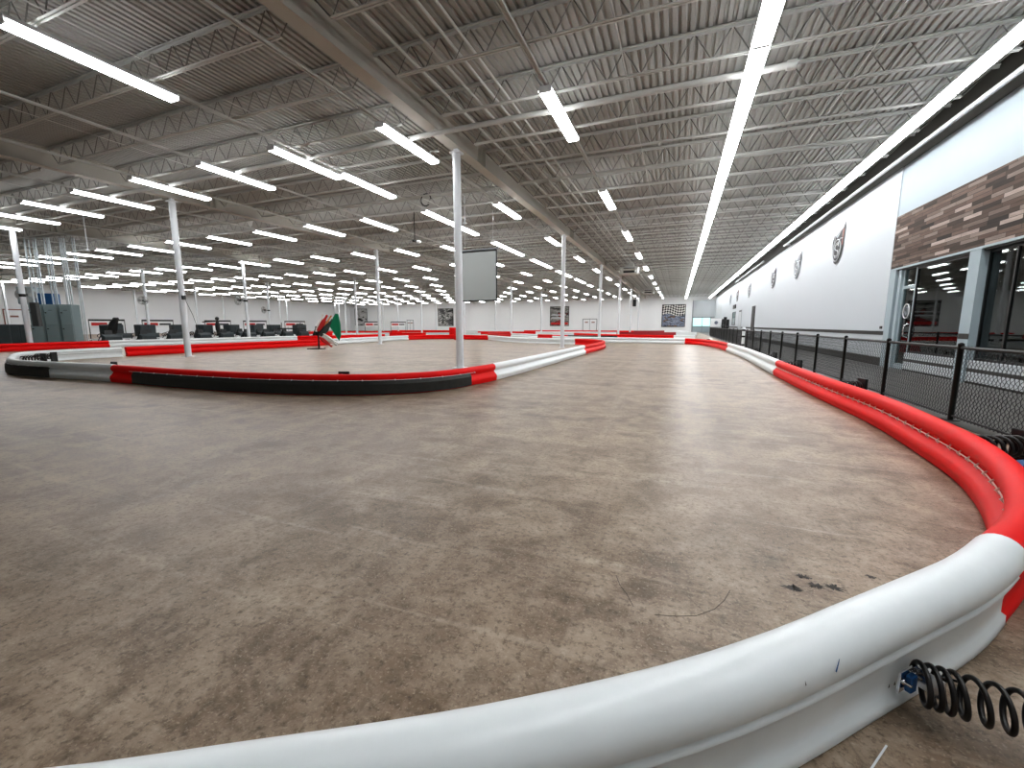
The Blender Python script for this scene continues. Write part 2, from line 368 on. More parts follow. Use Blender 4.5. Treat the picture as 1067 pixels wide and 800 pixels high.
# round-bottomed crests along the white wall
def crest(y, w, z0, z1, body, lines, flash, label):
    t = thing('wall_crest', label, 'emblem', (XW-.062, y, z0), 0, 'crests along the white wall')
    H = z1-z0; hw = w/2
    # outline seen from the track: u grows toward the camera end of the wall
    pts = [(-.86,.62),(-.78,.40),(-.60,.20),(-.34,.06),(0,0),(.34,.05),(.62,.18),(.80,.36),(.88,.58),(.95,.80),(1.0,1.0),(.72,.86),(.40,.80),(.12,.72),(-.10,.66),(-.36,.72),(-.62,.78)]
    def P(u, v, dx=0): return (dx, -u*hw, v*H)
    n = len(pts)
    MB().add([P(u,v) for u,v in pts]+[P(.1,.42)], [(i,(i+1)%n,n) for i in range(n)]).build('shield', M[body], t)
    cu, cv = -.05, .36
    rg = [P(cu+.58*math.cos(a), cv+.27*math.sin(a), -.008) for a in [i*2*PI/28 for i in range(28)]]
    MB().tube(rg, .018, 6, closed=True).build('ring', M[lines], t)
    r2 = [P(cu+.42*math.cos(a), cv+.19*math.sin(a), -.008) for a in [i*2*PI/24 for i in range(25)]]
    MB().tube(r2[3:], .010, 6).build('inner_ring', M[lines], t)
    sw = [P(cu+.26*math.cos(a)*(1 if i<9 else 1), cv+(.075 if i<9 else -.075)+.075*math.sin(a), -.008) for i, a in enumerate([.2+j*.52 for j in range(9)]+[PI*.5-j*.52 for j in range(9)])]
    MB().tube(sw, .015, 6).build('swirl', M[lines], t)
    MB().tube([P(.05,.50,-.008),P(.45,.62,-.008),P(.80,.60,-.008)], [.022,.022,.006], 6).build('slash', M[lines], t)
    MB().tube([P(-.62,.50,-.008),P(-.35,.72,-.008),P(.30,.80,-.008),P(.62,.84,-.008)], [.008,.014,.014,.006], 6).build('top_line', M[lines], t)
    MB().add([P(.62,.42,-.006),P(.80,.46,-.006),P(.90,.84,-.006),P(.70,.80,-.006)],[(0,1,2,3)]).build('flash', M[flash], t)
    return t
EM = [(21.3,1.48,3.72,5.31,'emb_dark','crest_line','emb_red','charcoal crest on the white wall, the one beside the wood boards'),
      (27.6,1.7,3.75,5.25,'crest_pale','crest_line','emb_dark','pale grey crest on the white wall, second from the wood boards'),
      (33.75,1.75,3.72,5.25,'emb_purple','crest_line','emb_dark','dark plum crest on the white wall, third from the wood boards'),
      (44.2,2.0,3.72,5.20,'crest_pale','crest_line','emb_grey','pale grey crest high above the black door'),
      (52.5,2.1,3.76,5.28,'emb_dark','crest_line','emb_red','dark crest above the small sign, fifth from the wood boards'),
      (59.0,2.0,3.73,5.27,'emb_blue','crest_line','emb_dark','slate blue crest, last along the white wall')]
for e in EM: crest(*e)
# white pipes under the roof along the right wall
for y0, y1, lb in ((YB,29.5,'long white pipe running under the roof edge above the wood boards'),(36,52,'shorter white pipe high on the far stretch of the white wall')):
    o = MB().tube([(5.56,y0,5.86),(5.56,y1,5.86),(5.60,y1+.15,5.92),(5.9,y1+.2,5.95)], .055, 10).build('roof_pipe', M['white_paint']); tag(o, lb, 'pipe')

# ------------------------------------------------------------------ columns, girders, joists
CXs = [-5.98-12.48*i for i in range(6)]; CYs = [10.97+11.88*j for j in range(6)]
RN = ['first','second','third','fourth','fifth','sixth']
cm = MB().lathe([(.112,0),(.112,5.98)], 20).mesh('column_shaft')
cb = MB().box(-.17,.17,-.17,.17,0,.02).mesh('column_base'); cc = MB().box(-.16,.16,-.13,.13,5.98,6.02).box(-.06,.06,-.06,.06,6.02,6.10).mesh('column_cap')
for me in (cm,cb,cc): me.materials.append(M['white_paint'])
for i, cx in enumerate(CXs):
    for j, cy in enumerate(CYs):
        lb = 'white round steel column, %s along the %s row from the white wall' % (ORD[j], RN[i])
        if (i,j) == (0,0): lb = 'tall white steel column standing beside the hanging grey screen'
        t = thing('support_column', lb, 'column', (cx,cy,0), 0, 'white steel columns in the hall')
        for nm, me in (('shaft',cm),('base_plate',cb),('cap_plate',cc)):
            o = bpy.data.objects.new(nm, me); COL.objects.link(o); o.parent = t
def ibeam(mb, y0, y1, x, zb, zt, fw, tf=.02, tw=.012):
    mb.box(x-fw/2,x+fw/2,y0,y1,zb,zb+tf).box(x-fw/2,x+fw/2,y0,y1,zt-tf,zt).box(x-tw/2,x+tw/2,y0,y1,zb+tf,zt-tf)
bounds = [YB]+[c+1.5 for c in CYs]+[YF]
for i, cx in enumerate(CXs):
    for a, b in zip(bounds[:-1], bounds[1:]):
        g = MB(); ibeam(g, a+.01, b-.01, cx, 6.10, 6.67, .30)
        y = a+.3
        for yy in (a+.12, b-.12): g.box(cx-.145,cx+.145,yy-.008,yy+.008,6.12,6.65)
        struct(g.build('girder_beam', M['girder']))
# bar joists spanning between girders
def joist_mesh(L, half=False):
    c = MB()
    for s in (-1,1):
        c.box(0,L,s*.012,s*.052,6.645,6.655).box(0,L,s*.012-.003,s*.012+.003,6.60,6.655)
        c.box(.55,L-.55,s*.012,s*.048,6.13,6.138).box(.55,L-.55,s*.012-.003,s*.012+.003,6.13,6.175)
    c.box(0,L,-.045,.045,6.655,6.672)
    w = MB(); p = .62; n = int((L-1.1)/p); x0 = .55; p = (L-1.1)/n
    for k in range(n):
        a = x0+k*p
        w.rod((a,0,6.14),(a+p/2,0,6.64),.011,4); w.rod((a+p/2,0,6.64),(a+p,0,6.14),.011,4)
    w.rod((0.1,0,6.62),(.55,0,6.14),.012,4); w.rod((L-.1,0,6.62),(L-.55,0,6.14),.012,4)
    return c.mesh('joist_chord'), w.mesh('joist_web')
spans = [(CXs[0]+.01, XW+.04)] + [(CXs[i+1]+.01, CXs[i]-.01) for i in range(5)] + [(XL, CXs[5]-.01)]
jY = [10.97+1.697*k for k in range(-8,42)]
for a, b in spans:
    c, w = joist_mesh(b-a); c.materials.append(M['joist']); w.materials.append(M['web'])
    for y in jY:
        o = bpy.data.objects.new('joist_beam', c); COL.objects.link(o); o.location = (a,y,0); struct(o)
        q = bpy.data.objects.new('web', w); COL.objects.link(q); q.parent = o
# bridging rods along the hall
for k, x in enumerate((3.0,-1.2,-9.5,-14.4,-22,-27,-35,-39)):
    o = MB().rod((x,YB,6.16),(x,YF,6.16),.012,5).build('bridging_rod', M['joist']); tag(o, 'thin bridging rod along the roof joists, %s from the white wall' % ORD[k], 'rod', 'bridging rods')
# conduits running beside the girder
for k, x in enumerate((-5.05,-4.55,-4.1,-3.85)):
    o = MB().rod((x,YB,6.33+.05*(k%2)),(x,60,6.33+.05*(k%2)),.028,8).build('conduit_pipe', M['joist']); tag(o, 'thin roof conduit beside the bare girder, %s out from it' % ORD[k], 'pipe', 'roof conduits beside the girder')
o = MB().tube([(-30,9.75,6.02),(1.75,9.75,6.02)],.062,12).tube([(1.62,9.75,6.02),(1.78,9.75,6.02)],.085,12).build('sprinkler_pipe', M['joist']); tag(o, 'thick white sprinkler pipe crossing under the roof joists', 'pipe')
# ------------------------------------------------------------------ strip lights
ZL = 5.90
LX = [4.85,1.05,-2.70,-6.75,-9.95,-13.2,-16.5,-19.9,-23.4,-26.9]+[-30.4-3.4*k for k in range(12)]
hm = MB().loft([[(-.13,y,.025),(.13,y,.025),(.10,y,.085),(-.10,y,.085)] for y in (0,2.44)]).mesh('housing'); hm.materials.append(M['housing'])
lm = MB()
for a, b in ((.02,1.21),(1.235,2.42)):
    lm.loft([[(.125,y,.024),(.148,y,.0),(.118,y,-.045),(-.118,y,-.045),(-.148,y,.0),(-.125,y,.024)] for y in (a,b)])  # glowing upper side slopes added to throw light onto joists and roof
lm = lm.mesh('diffuser'); lm.materials.append(M['lamp'])
jm = MB().box(-.118,.118,1.205,1.24,-.043,.03).mesh('joint'); jm.materials.append(M['housing'])
cp0 = MB().box(-.13,.13,-.005,.02,-.046,.06).mesh('end_cap'); cp0.materials.append(M['housing'])
cp1 = MB().box(-.13,.13,2.42,2.445,-.046,.06).mesh('end_cap'); cp1.materials.append(M['housing'])
ROWN = ['continuous row close above the white wall','continuous row over the track lane','row between the bare girder and the lane']
def light(x, y, z, label, group):
    t = thing('strip_light', label, 'ceiling light', (x,y,z), 0, group)
    for nm, me in (('housing',hm),('diffuser',lm),('end_cap',cp0),('end_cap',cp1),('joint',jm)):
        o = bpy.data.objects.new(nm, me); COL.objects.link(o); o.parent = t
for r, x in enumerate(LX):
    if r < 2:
        ys = [(-1.2 if r else -.6)+2.47*k for k in range(33)]
    else:
        ys = [8.65+6.78*k for k in range(11)]
        if r == 4: ys = [3.75, 8.65, 10.95] + [15.35, 17.85, 22.3, 24.8, 29.0, 31.5, 35.8, 38.3, 42.6, 45.1, 49.4, 56.2, 63, 69.7, 76.5]
    for k, y in enumerate(ys):
        # first rows cross the picture; far rows only where the photo shows them
        if r > 3 and math.atan2(-x, y+2.44)*180/PI > 75: continue
        row = ROWN[r] if r < 3 else '%s row counted from the white wall' % ORD[r]
        light(x - (.32 if r == 4 and k == 1 else 0), y, ZL, 'lit fluorescent strip light, %s along the %s' % (ORD[k], row), 'strip lights in the %s' % row)
    if r >= 2:
        s = MB().box(x-.045,x-.025,-2.5,YF-.5,ZL+.088,ZL+.13).box(x+.025,x+.045,-2.5,YF-.5,ZL+.088,ZL+.13).box(x-.045,x+.045,-2.5,YF-.5,ZL+.125,ZL+.135)
        yy = 9.2
        o = s.build('strut_channel', M['joist']); tag(o, 'slim steel channel carrying the %s of strip lights' % (ROWN[2] if r == 2 else '%s row from the white wall' % ORD[r]), 'channel', 'light channels under the joists')

# ------------------------------------------------------------------ track barriers
def arc(cx, cz, r, a0, a1, n): return [(cx+r*math.cos(math.radians(a0+(a1-a0)*i/n)), cz+r*math.sin(math.radians(a0+(a1-a0)*i/n))) for i in range(n+1)]
PROF = ([(-.06,.0),(.06,.0),(.085,.02)] + arc(.015,.092,.078,-35,62,7) + [(.028,.195),(.012,.215),(.022,.234)] + arc(-.022,.303,.080,-48,228,18)
        + [(-.083,.236),(-.088,.228),(-.084,.219),(-.070,.212),(-.060,.17),(-.054,.11),(-.055,.058),(-.070,.050),(-.072,.012),(-.066,.0)])
SKIRT = [(.096,.02),(.108,.02),(.104,.20),(.066,.268),(.052,.264),(.092,.20)]
VAL = (.030,.216)

def catmull(P, step=.12):
    P = [Vector((*p,0)) for p in P]; out = []
    Q = [P[0]*2-P[1]] + P + [P[-1]*2-P[-2]]
    for i in range(1, len(Q)-2):
        a, b, c, d = Q[i-1:i+3]; n = max(2, int((c-b).length/step))
        for k in range(n):
            t = k/n
            out.append(.5*((2*b)+(c-a)*t+(2*a-5*b+4*c-d)*t*t+(3*b-a-3*c+d)*t**3))
    out.append(P[-1]); return out
def sweep(mb, path, prof, side, scale=1., smooth=True):
    rings = []
    for i, p in enumerate(path):
        t = (path[min(i+1,len(path)-1)]-path[max(i-1,0)]).normalized()
        n = Vector((-t.y,t.x,0))*side
        rings.append([p+n*(u*scale)+Vector((0,0,z*(scale if z > .02 else 1))) for u, z in prof])
    if side < 0: rings = [list(reversed(r)) for r in rings]
    mb.loft(rings, smooth=smooth)
def run(points, side, segs, group, step=.14):
    """segs: (colour, end point, label, extras)"""
    path = catmull(points, step)
    i0 = 0
    for colr, end, label, ex in segs:
        if end is None: i1 = len(path)-1
        else:
            e = Vector((*end,0)); i1 = min(range(i0+1,len(path)), key=lambda i: (path[i]-e).length)
        seg = path[i0:i1+1]
        mname = {'w':'white_plastic','r':'red_plastic','k':'rubber','d':'dark_red_plastic'}[colr]
        o = thing('track_barrier', label, 'barrier', (seg[0].x,seg[0].y,0), 0, group)
        loc = [p-seg[0] for p in seg]
        mb = MB(); sweep(mb, loc, PROF, side, 1.025 if colr == 'w' and 'n' not in ex else 1.0)
        mb.build('barrier_rail', M[mname], o)
        if 's' in ex:
            m2 = MB(); sweep(m2, loc[1:-1] if len(loc) > 6 else loc, SKIRT, side, smooth=False); m2.build('rubber_skirt', M['rubber'], o)
        if 'c' in ex or 's' in ex:
            u, z = (VAL if 'c' in ex else (.066,.272)); cp = []
            for i, p in enumerate(loc):
                t = (loc[min(i+1,len(loc)-1)]-loc[max(i-1,0)]).normalized(); n = Vector((-t.y,t.x,0))*side
                cp.append(p+n*(u+.004)+Vector((0,0,z)))
            m3 = MB().tube(cp, .0055 if 'c' in ex else .004, 6)
            acc = 0
            for i in range(1, len(cp)):
                acc += (cp[i]-cp[i-1]).length
                if acc > (.17 if 'c' in ex else .42):
                    acc = 0; t = (cp[i]-cp[i-1]).normalized(); n = Vector((-t.y,t.x,0))*side
                    rr = .011 if 'c' in ex else .016
                    m3.tube([cp[i]-n*.008-Vector((0,0,.022 if 'c' in ex else .008)), cp[i]+n*.009, cp[i]-n*.008+Vector((0,0,.022 if 'c' in ex else .008))], [rr*.5,rr,rr*.5], 6)
            m3.build('stitched_cord', M['cord'] if 'c' in ex else M['white_plastic'], o)
        i0 = i1
G = 'red and white track barriers'
# outer barrier: from far cross piece down the fence side and round in front of the camera; front faces the track
outer = [(-9.5,33.2),(-7.0,31.6),(-4.6,30.9),(-2.8,30.6),(-.95,30.5),(.5,30.5),(1.35,29.5),(1.90,27.3),(2.22,25),(2.38,21.9),(2.48,18.5),(2.46,15.5),(2.40,11.9),(2.40,8.6),(2.44,6.6),(2.33,5.05),(2.21,4.2),(1.97,3.43),(1.66,2.80),(1.30,2.313),(1.067,2.033),(.767,1.735),(.531,1.505),(.332,1.312),(.046,1.066),(-.381,.760),(-.848,.478),(-1.185,.285),(-1.8,-.02),(-2.5,-.3)]
run(outer, -1, [('w',(.5,30.5),'white barrier across the far end of the lane before the bend',''),
                ('r',(2.32,23.0),'red curved barrier at the far bend beside the fence',''),
                ('w',(2.40,12.3),'straight white barrier along the black fence',''),
                ('r',(1.29,2.30),'long red barrier with stitched cord curving along the fence','c'),
                ('w',None,'big white barrier curving across the front with a spring behind','')], G, .10)
# island, closed loop clockwise from its pointed end
isl = [(-20.85,9.9),(-20.7,8.2),(-20.2,7.0),(-19.2,6.4),(-18.0,5.95),(-16.9,5.55),(-15.8,5.28),(-14.6,5.27),(-13.1,5.36),(-11.6,5.42),(-9.4,5.38),(-7.6,5.46),(-6.0,5.76),(-4.95,6.25),(-4.28,7.05),(-4.02,8.1),(-3.90,9.2),(-3.84,11.5),(-3.82,14),(-3.80,17.5),(-3.78,19.8),(-3.72,22.6),(-3.95,24.6),(-4.5,25.9),(-5.3,26.7),(-6.4,27.3),(-8.2,27.6),(-10.4,28.3),(-12.8,30.4),(-15.1,32.9)]
run(isl, -1, [('w',(-19.9,6.75),'white barrier behind the pointed end of the track island',''),
              ('w',(-13.9,5.30),'white barrier with black skirt at the pointed end of the island','s'),
              ('w',(-11.75,5.42),'white barrier between the black-skirted end and a short red piece',''),
              ('r',(-11.05,5.42),'short plain red barrier at the start of the long black skirt',''),
              ('r',(-4.04,8.0),'long red-topped barrier with black rubber skirt rounding the island','s'),
              ('r',(-3.93,8.75),'short red barrier end between black skirt and white straight',''),
              ('w',(-3.80,18.3),'white straight barrier of the island beside the open lane',''),
              ('r',(-6.2,27.25),'red barrier wrapping the far tip of the island',''),
              ('w',None,'white barrier along the back side of the island','')], G)
front = [(-20.9,10.1),(-20.95,13),(-20.9,16),(-20.7,19.6),(-21.0,22.5),(-21.4,26),(-21.6,29),(-21.2,32),(-19.4,33.9),(-17.2,33.6),(-15.1,33.0)]
run(front, -1, [('r',(-20.75,20.6),'long red barrier running past the second-row column',''),
                ('w',(-21.5,30.2),'white barrier just behind the flag stand',''),
                ('r',(-19.4,33.9),'red barrier before the red post at the back of the island',''),
                ('r',None,'red angled barrier behind the column by the hanging screen','')], G, .25)
back = [(-30.2,6.5),(-29.9,9.5),(-30.3,11.7),(-30.4,14.6),(-29.9,17.6),(-29.8,21.3),(-29.3,25),(-28.0,27.5),(-27.4,31),(-26.9,34)]
run(back, -1, [('k',(-29.95,9.4),'black barrier end at the edge of the pit lane',''),
               ('r',(-30.4,13.9),'red barrier in front of the grey electrical cabinets',''),
               ('w',(-29.0,25.6),'long white barrier in front of the parked karts',''),
               ('r',None,'red barrier beyond the flag stand','')], G, .3)
far = [
 ([(-40,33),(-36,36.5),(-32,39),(-27,41.5),(-21,43.5)], [('r',(-36,36.5),'red barrier far beyond the flag stand',''),('w',(-30.5,39.7),'white barrier far behind the white barrier by the flag stand',''),('r',(-27,41.5),'short red barrier in the distant track beyond the island',''),('w',None,'distant white barrier behind the column by the screen','')]),
 ([(-23,50),(-17,43),(-12.5,38.6),(-9.0,36.4),(-6.4,35.6),(-4.6,35.2)], [('r',(-17,43),'red barrier on the distant diagonal behind the island',''),('w',(-12.5,38.6),'white piece of the distant diagonal barrier',''),('r',(-9,36.4),'red piece of the distant diagonal barrier',''),('k',None,'black barrier piece just behind the far tip of the island','')]),
 ([(-14,49),(-10.8,46.5),(-7.5,42.6),(-4.7,40.6),(-2.5,39.7),(-.3,39.3),(1.4,39.0)], [('w',(-10.8,46.5),'white start of the barrier beyond the cross barrier',''),('r',(-.3,39.3),'red barrier right beyond the white cross barrier',''),('w',None,'white end of the barrier beyond the cross barrier','')]),
 ([(-26,53),(-18,54.5),(-11,55.5),(-7.2,54.5),(-3.2,55.2),(.2,56.5),(2.2,57)], [('r',(-18,54.5),'red barrier in the farther lane behind the diagonal',''),('w',(-7.2,54.5),'white barrier in the farther lane',''),('d',(-.4,56.2),'dark red barrier in the farther lane',''),('w',None,'white barrier end in the farther lane by the fence','')]),
 ([(-46,60),(-36,63),(-24,66.5),(-15,68.6),(-6.5,69.2),(-2,71.5),(1.5,74)], [('r',(-36,63),'red barrier of the last lane by the long white wall',''),('w',(-24,66.5),'white barrier of the last lane',''),('r',(-6.5,69.2),'long red barrier of the last lane under the posters',''),('d',(-2,71.5),'dark red barrier of the last lane',''),('w',None,'white barrier end of the last lane under the checkered poster','')]),
 ([(-52,40),(-47,43),(-43,48),(-38,52)], [('w',(-47,43),'white barrier beyond the pit by the far white wall',''),('r',None,'red barrier beyond the pit by the far white wall','')]),
]
for pts, segs in far: run(pts, -1, segs, G, .5)
# red padded box and post by the first column
tag(MB().bevbox(-.25,.25,-.2,.2,0,.85,.04).build('red_pad', M['red_plastic'], loc=(-17.6,31.9,0)), 'red padded post at the back corner of the island', 'pad')
tag(MB().bevbox(-.45,.45,-.3,.3,0,1.0,.05).build('red_pad', M['red_plastic'], loc=(-22.6,40.2,0)), 'red padded block beyond the island, near the column with the screen', 'pad')

# ------------------------------------------------------------------ springs behind the barriers
def spring(p, d, label, L=.62, R=.098, wire=.0135, turns=5.2, z=.185, big=False, group='coil springs behind the barriers'):
    """p: point on the barrier back, d: direction away from it"""
    d = Vector((d[0],d[1],0)).normalized(); rz = math.atan2(d.y,d.x)
    t = thing('barrier_spring', label, 'spring', (p[0],p[1],0), rz, group)
    n = 26 if big else 12; N = int(turns*n); pts = []
    for i in range(N+1):
        a = 2*PI*i/n; s = i/N
        xx = .02 + (L-.04)*(s if not big else (s**1.0))
        if big and s < .25: xx = .03 + (L-.04)*(s*.62)
        elif big: xx = .03+(L-.04)*(.155+(s-.25)*(1-.155)/.75)
        pts.append((xx, R*math.cos(a), z+R*math.sin(a)))
    if not big:
        o = MB().tube(pts, wire, 5).build('coil', M['spring'], t)
    else: o = MB().tube(pts, wire, 10).build('coil', M['spring'], t)
    if big:
        # zinc angle plate against the rail with a blue strap and bolts
        a = -rz + math.atan2(-.72,.69); Rp = Matrix.Rotation(a,4,'Z')
        MB().box(-.006,.0,-.03,.055,z-.042,z+.03,Rp).box(.0,.075,.05,.056,z-.035,z+.03,Rp).build('mount_plate', M['zinc'], t)
        MB().bevbox(.002,.022,-.012,.022,z-.036,z+.022,.004,Rp).build('bracket', M['blue'], t)
        b = MB()
        for yy, zz in ((-.022,.0),(.036,.006)):
            b.lathe([(.0,0),(.009,0),(.009,.009),(.0045,.010),(.0045,.026),(.0,.026)], 8, Rp @ Matrix.Translation((.0,yy,z+zz)) @ Matrix.Rotation(PI/2,4,'Y'))
        b.lathe([(.0,0),(.009,0),(.009,.009),(.0045,.010),(.0045,.05),(.0,.05)], 8, Matrix.Translation((.075,.02,z+.03)) @ Matrix.Rotation(PI/2,4,'Y'))
        b.build('bolt', M['zinc'], t)
    else:
        MB().box(-.012,.0,-.05,.05,z-.05,z+.05).build('mount_plate', M['zinc'], t)
        MB().box(.0,.05,-.045,.045,z-.035,z+.035).build('bracket', M['black'], t)
    # floor anchor at the far end
    MB().bevbox(L-.02,L+.02,-.11,.11,0,z+.14,.006).box(L-.02,L+.14,-.11,.11,0,.014).build('anchor_plate', M['black'], t)
    return t
spring((.750,1.600), (1,-.13), 'big black coil spring bolted to the white barrier in front', L=.62, R=.060, wire=.0078, turns=13.5, z=.128, big=True)
sp_pts = [((2.47,8.7),(1,.25),'black coil spring behind the red barrier, by the fence post'),((2.50,12.9),(1,.2),'black coil spring behind the white fence-side barrier'),((2.55,16.2),(1,.2),'second black coil spring behind the white fence-side barrier'),
          ((2.58,19.5),(1,.2),'third black coil spring behind the white fence-side barrier'),((2.36,4.75),(1,.35),'coil spring beside the blue box behind the red bend'),
          ((-18.9,6.45),(-.2,1),'black spring inside the pointed end of the island'),((-20.1,7.2),(1,.55),'dark spring against the back barrier of the pointed island end'),
          ((-13.1,5.5),(0,1),'black spring bracket showing over the long black-skirted barrier'),((-5.95,5.9),(-.3,1),'small black spring bracket showing over the red-topped bend'),
          ((1.6,29.6),(.6,1),'black spring behind the far red bend'),((.6,30.7),(.1,1),'black spring behind the end of the white cross barrier')]
for p, d, lb in sp_pts: spring(p, d, lb, L=.55, turns=7, z=.22, R=.085, wire=.016)
# blue box behind the red bend
t = thing('blue_case', 'blue plastic case on the floor behind the red bend', 'case', (2.62,4.0,0), .5)
MB().bevbox(-.2,.2,-.3,.3,0,.20,.03).build('case_body', M['blue'], t); MB().bevbox(-.21,.21,-.31,.31,.205,.26,.02).build('lid', M['blue'], t)
MB().tube([(-.2,-.08,.16),(-.25,-.08,.16),(-.25,.08,.16),(-.2,.08,.16)],.012).build('handle', M['black'], t)
# white painted tick on the floor next to the spring
tag(MB().box(-.07,.07,-.0025,.0025,.0005,.002).build('floor_tape', M['white_paint'], loc=(.617,1.391,0)), 'short white strip of tape on the floor behind the white barrier', 'tape').rotation_euler = (0,0,.95)
tag(MB().tube([(-.35,-.2,.008),(-.1,-.28,.008),(.15,-.2,.008),(.3,0,.008),(.42,.05,.008)],.012,6).build('cable', M['cord'], loc=(-10.5,6.8,0)), 'pale loose cable on the floor inside the island', 'cable')
# scuffs and marks on the white barrier
def mark(loc, nrm, pts, m, lb):
    n = -Vector(nrm).normalized(); t = Vector((.7,.71,0)); t = (t-n*t.dot(n)).normalized(); b = n.cross(t)
    if b.z < 0: b = -b
    vs = [t*u+b*v+n*.003 for u, v in pts]
    return tag(MB().add(vs, [tuple(range(len(vs)))]).build('paint_mark', M[m], loc=loc), lb, 'mark')

# oil stains: irregular flat patches
STAINS = [(.585,2.25,.030,'dark oil blot at the end of the splash by the white barrier'),(.66,2.375,.022,'small round oil spot beside the bigger splash'),
          (.70,2.31,.026,'middle oil blot of the splash on the concrete'),(.775,2.325,.030,'stretched oil blot at the end of the splash toward the red barrier'),(.98,2.50,.016,'faint oil fleck on the concrete near the red bend')]
CRACKS = [([(-.23,2.04),(-.20,1.96),(-.16,1.90),(-.123,1.822)],'short dark crack in the concrete in front of the white barrier'),
          ([(-.03,1.80),(.06,1.825),(.14,1.86),(.22,1.94),(.265,2.02),(.30,2.115)],'thin curved scratch in the concrete in front of the white barrier')]
MARKS = [((.458,1.294,.337),(-.64,.68,-.36),[(-.016,-.010),(-.012,-.014),(.006,.004),(.014,.014),(.010,.013)],'blue','blue paint scratch on the back of the white barrier'),
         ((.360,1.200,.332),(-.63,.69,-.36),[(-.002,-.006),(.002,-.006),(.001,.006)],'black','tiny black nick on the white barrier beside the blue scratch'),
         ((.707,1.598,.09),(-.7,.72,-.02),[(-.005,-.006),(.005,-.006),(.002,.008)],'black','small black triangular mark on the white barrier near the spring'),
         ((.731,1.621,.088),(-.7,.71,-.02),[(-.005,-.006),(.005,-.006),(-.001,.009)],'black','second small black mark on the white barrier, next to the spring bracket')]
def stain(cx, cy, r, seed, lb):
    r *= 1.2
    rn = random.Random(seed); n = 44
    pts = [(cx+r*(.35+.9*rn.random()**1.5)*math.cos(2*PI*i/n)*1.35, cy+r*(.3+.9*rn.random()**1.5)*math.sin(2*PI*i/n), .0012) for i in range(n)]
    o = MB().add(pts+[(cx,cy,.0012)], [(i,(i+1)%n,n) for i in range(n)]).build('oil_stain', M['stain']); tag(o, lb, 'stain', 'oil stains on the concrete')
M['stain'] = mat('oil_stain', (.035,.026,.018), .5, noise=.5, nscale=40)

# ------------------------------------------------------------------ chain link fence
FX, FH, FP = 3.47, .975, 2.03
post = MB().lathe([(.03,0),(.03,FH+.02),(.034,FH+.02),(.034,FH+.05),(.012,FH+.065)], 10).box(-.07,.07,-.07,.07,0,.012).mesh('post')
rails = MB().rod((0,.03,FH),(0,FP-.035,FH),.021,8).mesh('top_rail')
brail = MB().rod((0,.03,.07),(0,FP-.035,.07),.014,8).mesh('bottom_rail')
cl = MB(); c_w = .034; n = int((FP-.07)/c_w); zt, zb = FH+.025, .045; nz = int((zt-zb)/.036); dz = (zt-zb)/nz
for k in range(n):
    pts = [(.005*(1 if i%2 else -1), c_w*(k + ((i+k) % 2))+.033, zb+i*dz) for i in range(nz+1)]
    cl.tube(pts, .0036, 3, smooth=False)
clm = cl.mesh('chain_mesh')
for me in (post,rails,brail,clm): me.materials.append(M['black'])
for k in range(-2,23):
    y = 7.27+FP*k
    t = thing('chain_link_fence_panel', 'black chain link fence panel, %s along the fence beside the red and white barriers' % ORD[k+2], 'fence panel', (FX,y,0), 0, 'black chain link fence panels')
    for nm, me in (('post',post),('top_rail',rails),('bottom_rail',brail),('chain_mesh',clm)):
        o = bpy.data.objects.new(nm, me); COL.objects.link(o); o.parent = t
# black and white banded pole by the fence
t = thing('marker_pole', 'white pole with black bands standing at the fence by the black door', 'pole', (3.25,25.2,0))
MB().lathe([(.075,0),(.075,1.15),(.06,1.17),(0,1.17)],14).build('pole_shaft', M['white_plastic'], t)
for z in (.18,.62,.95): MB().lathe([(.079,z),(.079,z+.09)],14).build('band', M['black'], t)

# ------------------------------------------------------------------ far wall pictures, doors and glazing
POST = [(-.85,2.93,1.90,1.91,'checkered flag racing picture, square poster near the glazed door','a'),(-22.1,3.0,1.85,1.82,'racing poster in the middle of the back wall between two columns','b'),(-48.1,2.98,1.85,1.82,'dark racing poster half behind the first column','c'),(-71.6,3.15,1.75,1.9,'black and white poster at the far corner of the back wall','d')]
PC = {'a':[(.02,.025,.035),(.16,.19,.26),(.30,.33,.42),(.28,.17,.10)],'b':[(.02,.02,.02),(.16,.16,.15),(.38,.38,.36),(.30,.04,.04)],'c':[(.012,.012,.012),(.10,.10,.10),(.45,.45,.44),(.65,.65,.65)],'d':[(.02,.02,.02),(.55,.55,.54),(.70,.70,.70),(.04,.04,.04)]}
for x, z, hw, hh, lb, kk in POST:
    t = thing('wall_poster', lb, 'poster', (x,YF-.04,z))
    MB().box(-hw,hw,-.03,.02,-hh,hh).build('canvas', poster_mat('poster_'+kk, ord(kk)-96, PC[kk], kk == 'a'), t)
    MB().box(-hw-.1,-hw,-.05,.02,-hh-.1,hh+.1).box(hw,hw+.1,-.05,.02,-hh-.1,hh+.1).box(-hw,hw,-.05,.02,hh,hh+.1).box(-hw,hw,-.05,.02,-hh-.1,-hh).build('frame', M['black'], t)
    if kk == 'b':
        MB().box(-hw+.1,hw-.1,-.045,-.03,-hh+.15,-hh+.6).build('red_band', M['red_cloth'], t)
        MB().box(-hw+.2,hw-.5,-.045,-.03,.15,.35).box(-hw+.2,hw-.9,-.045,-.03,-.45,-.2).build('title_band', M['emb_light'], t)
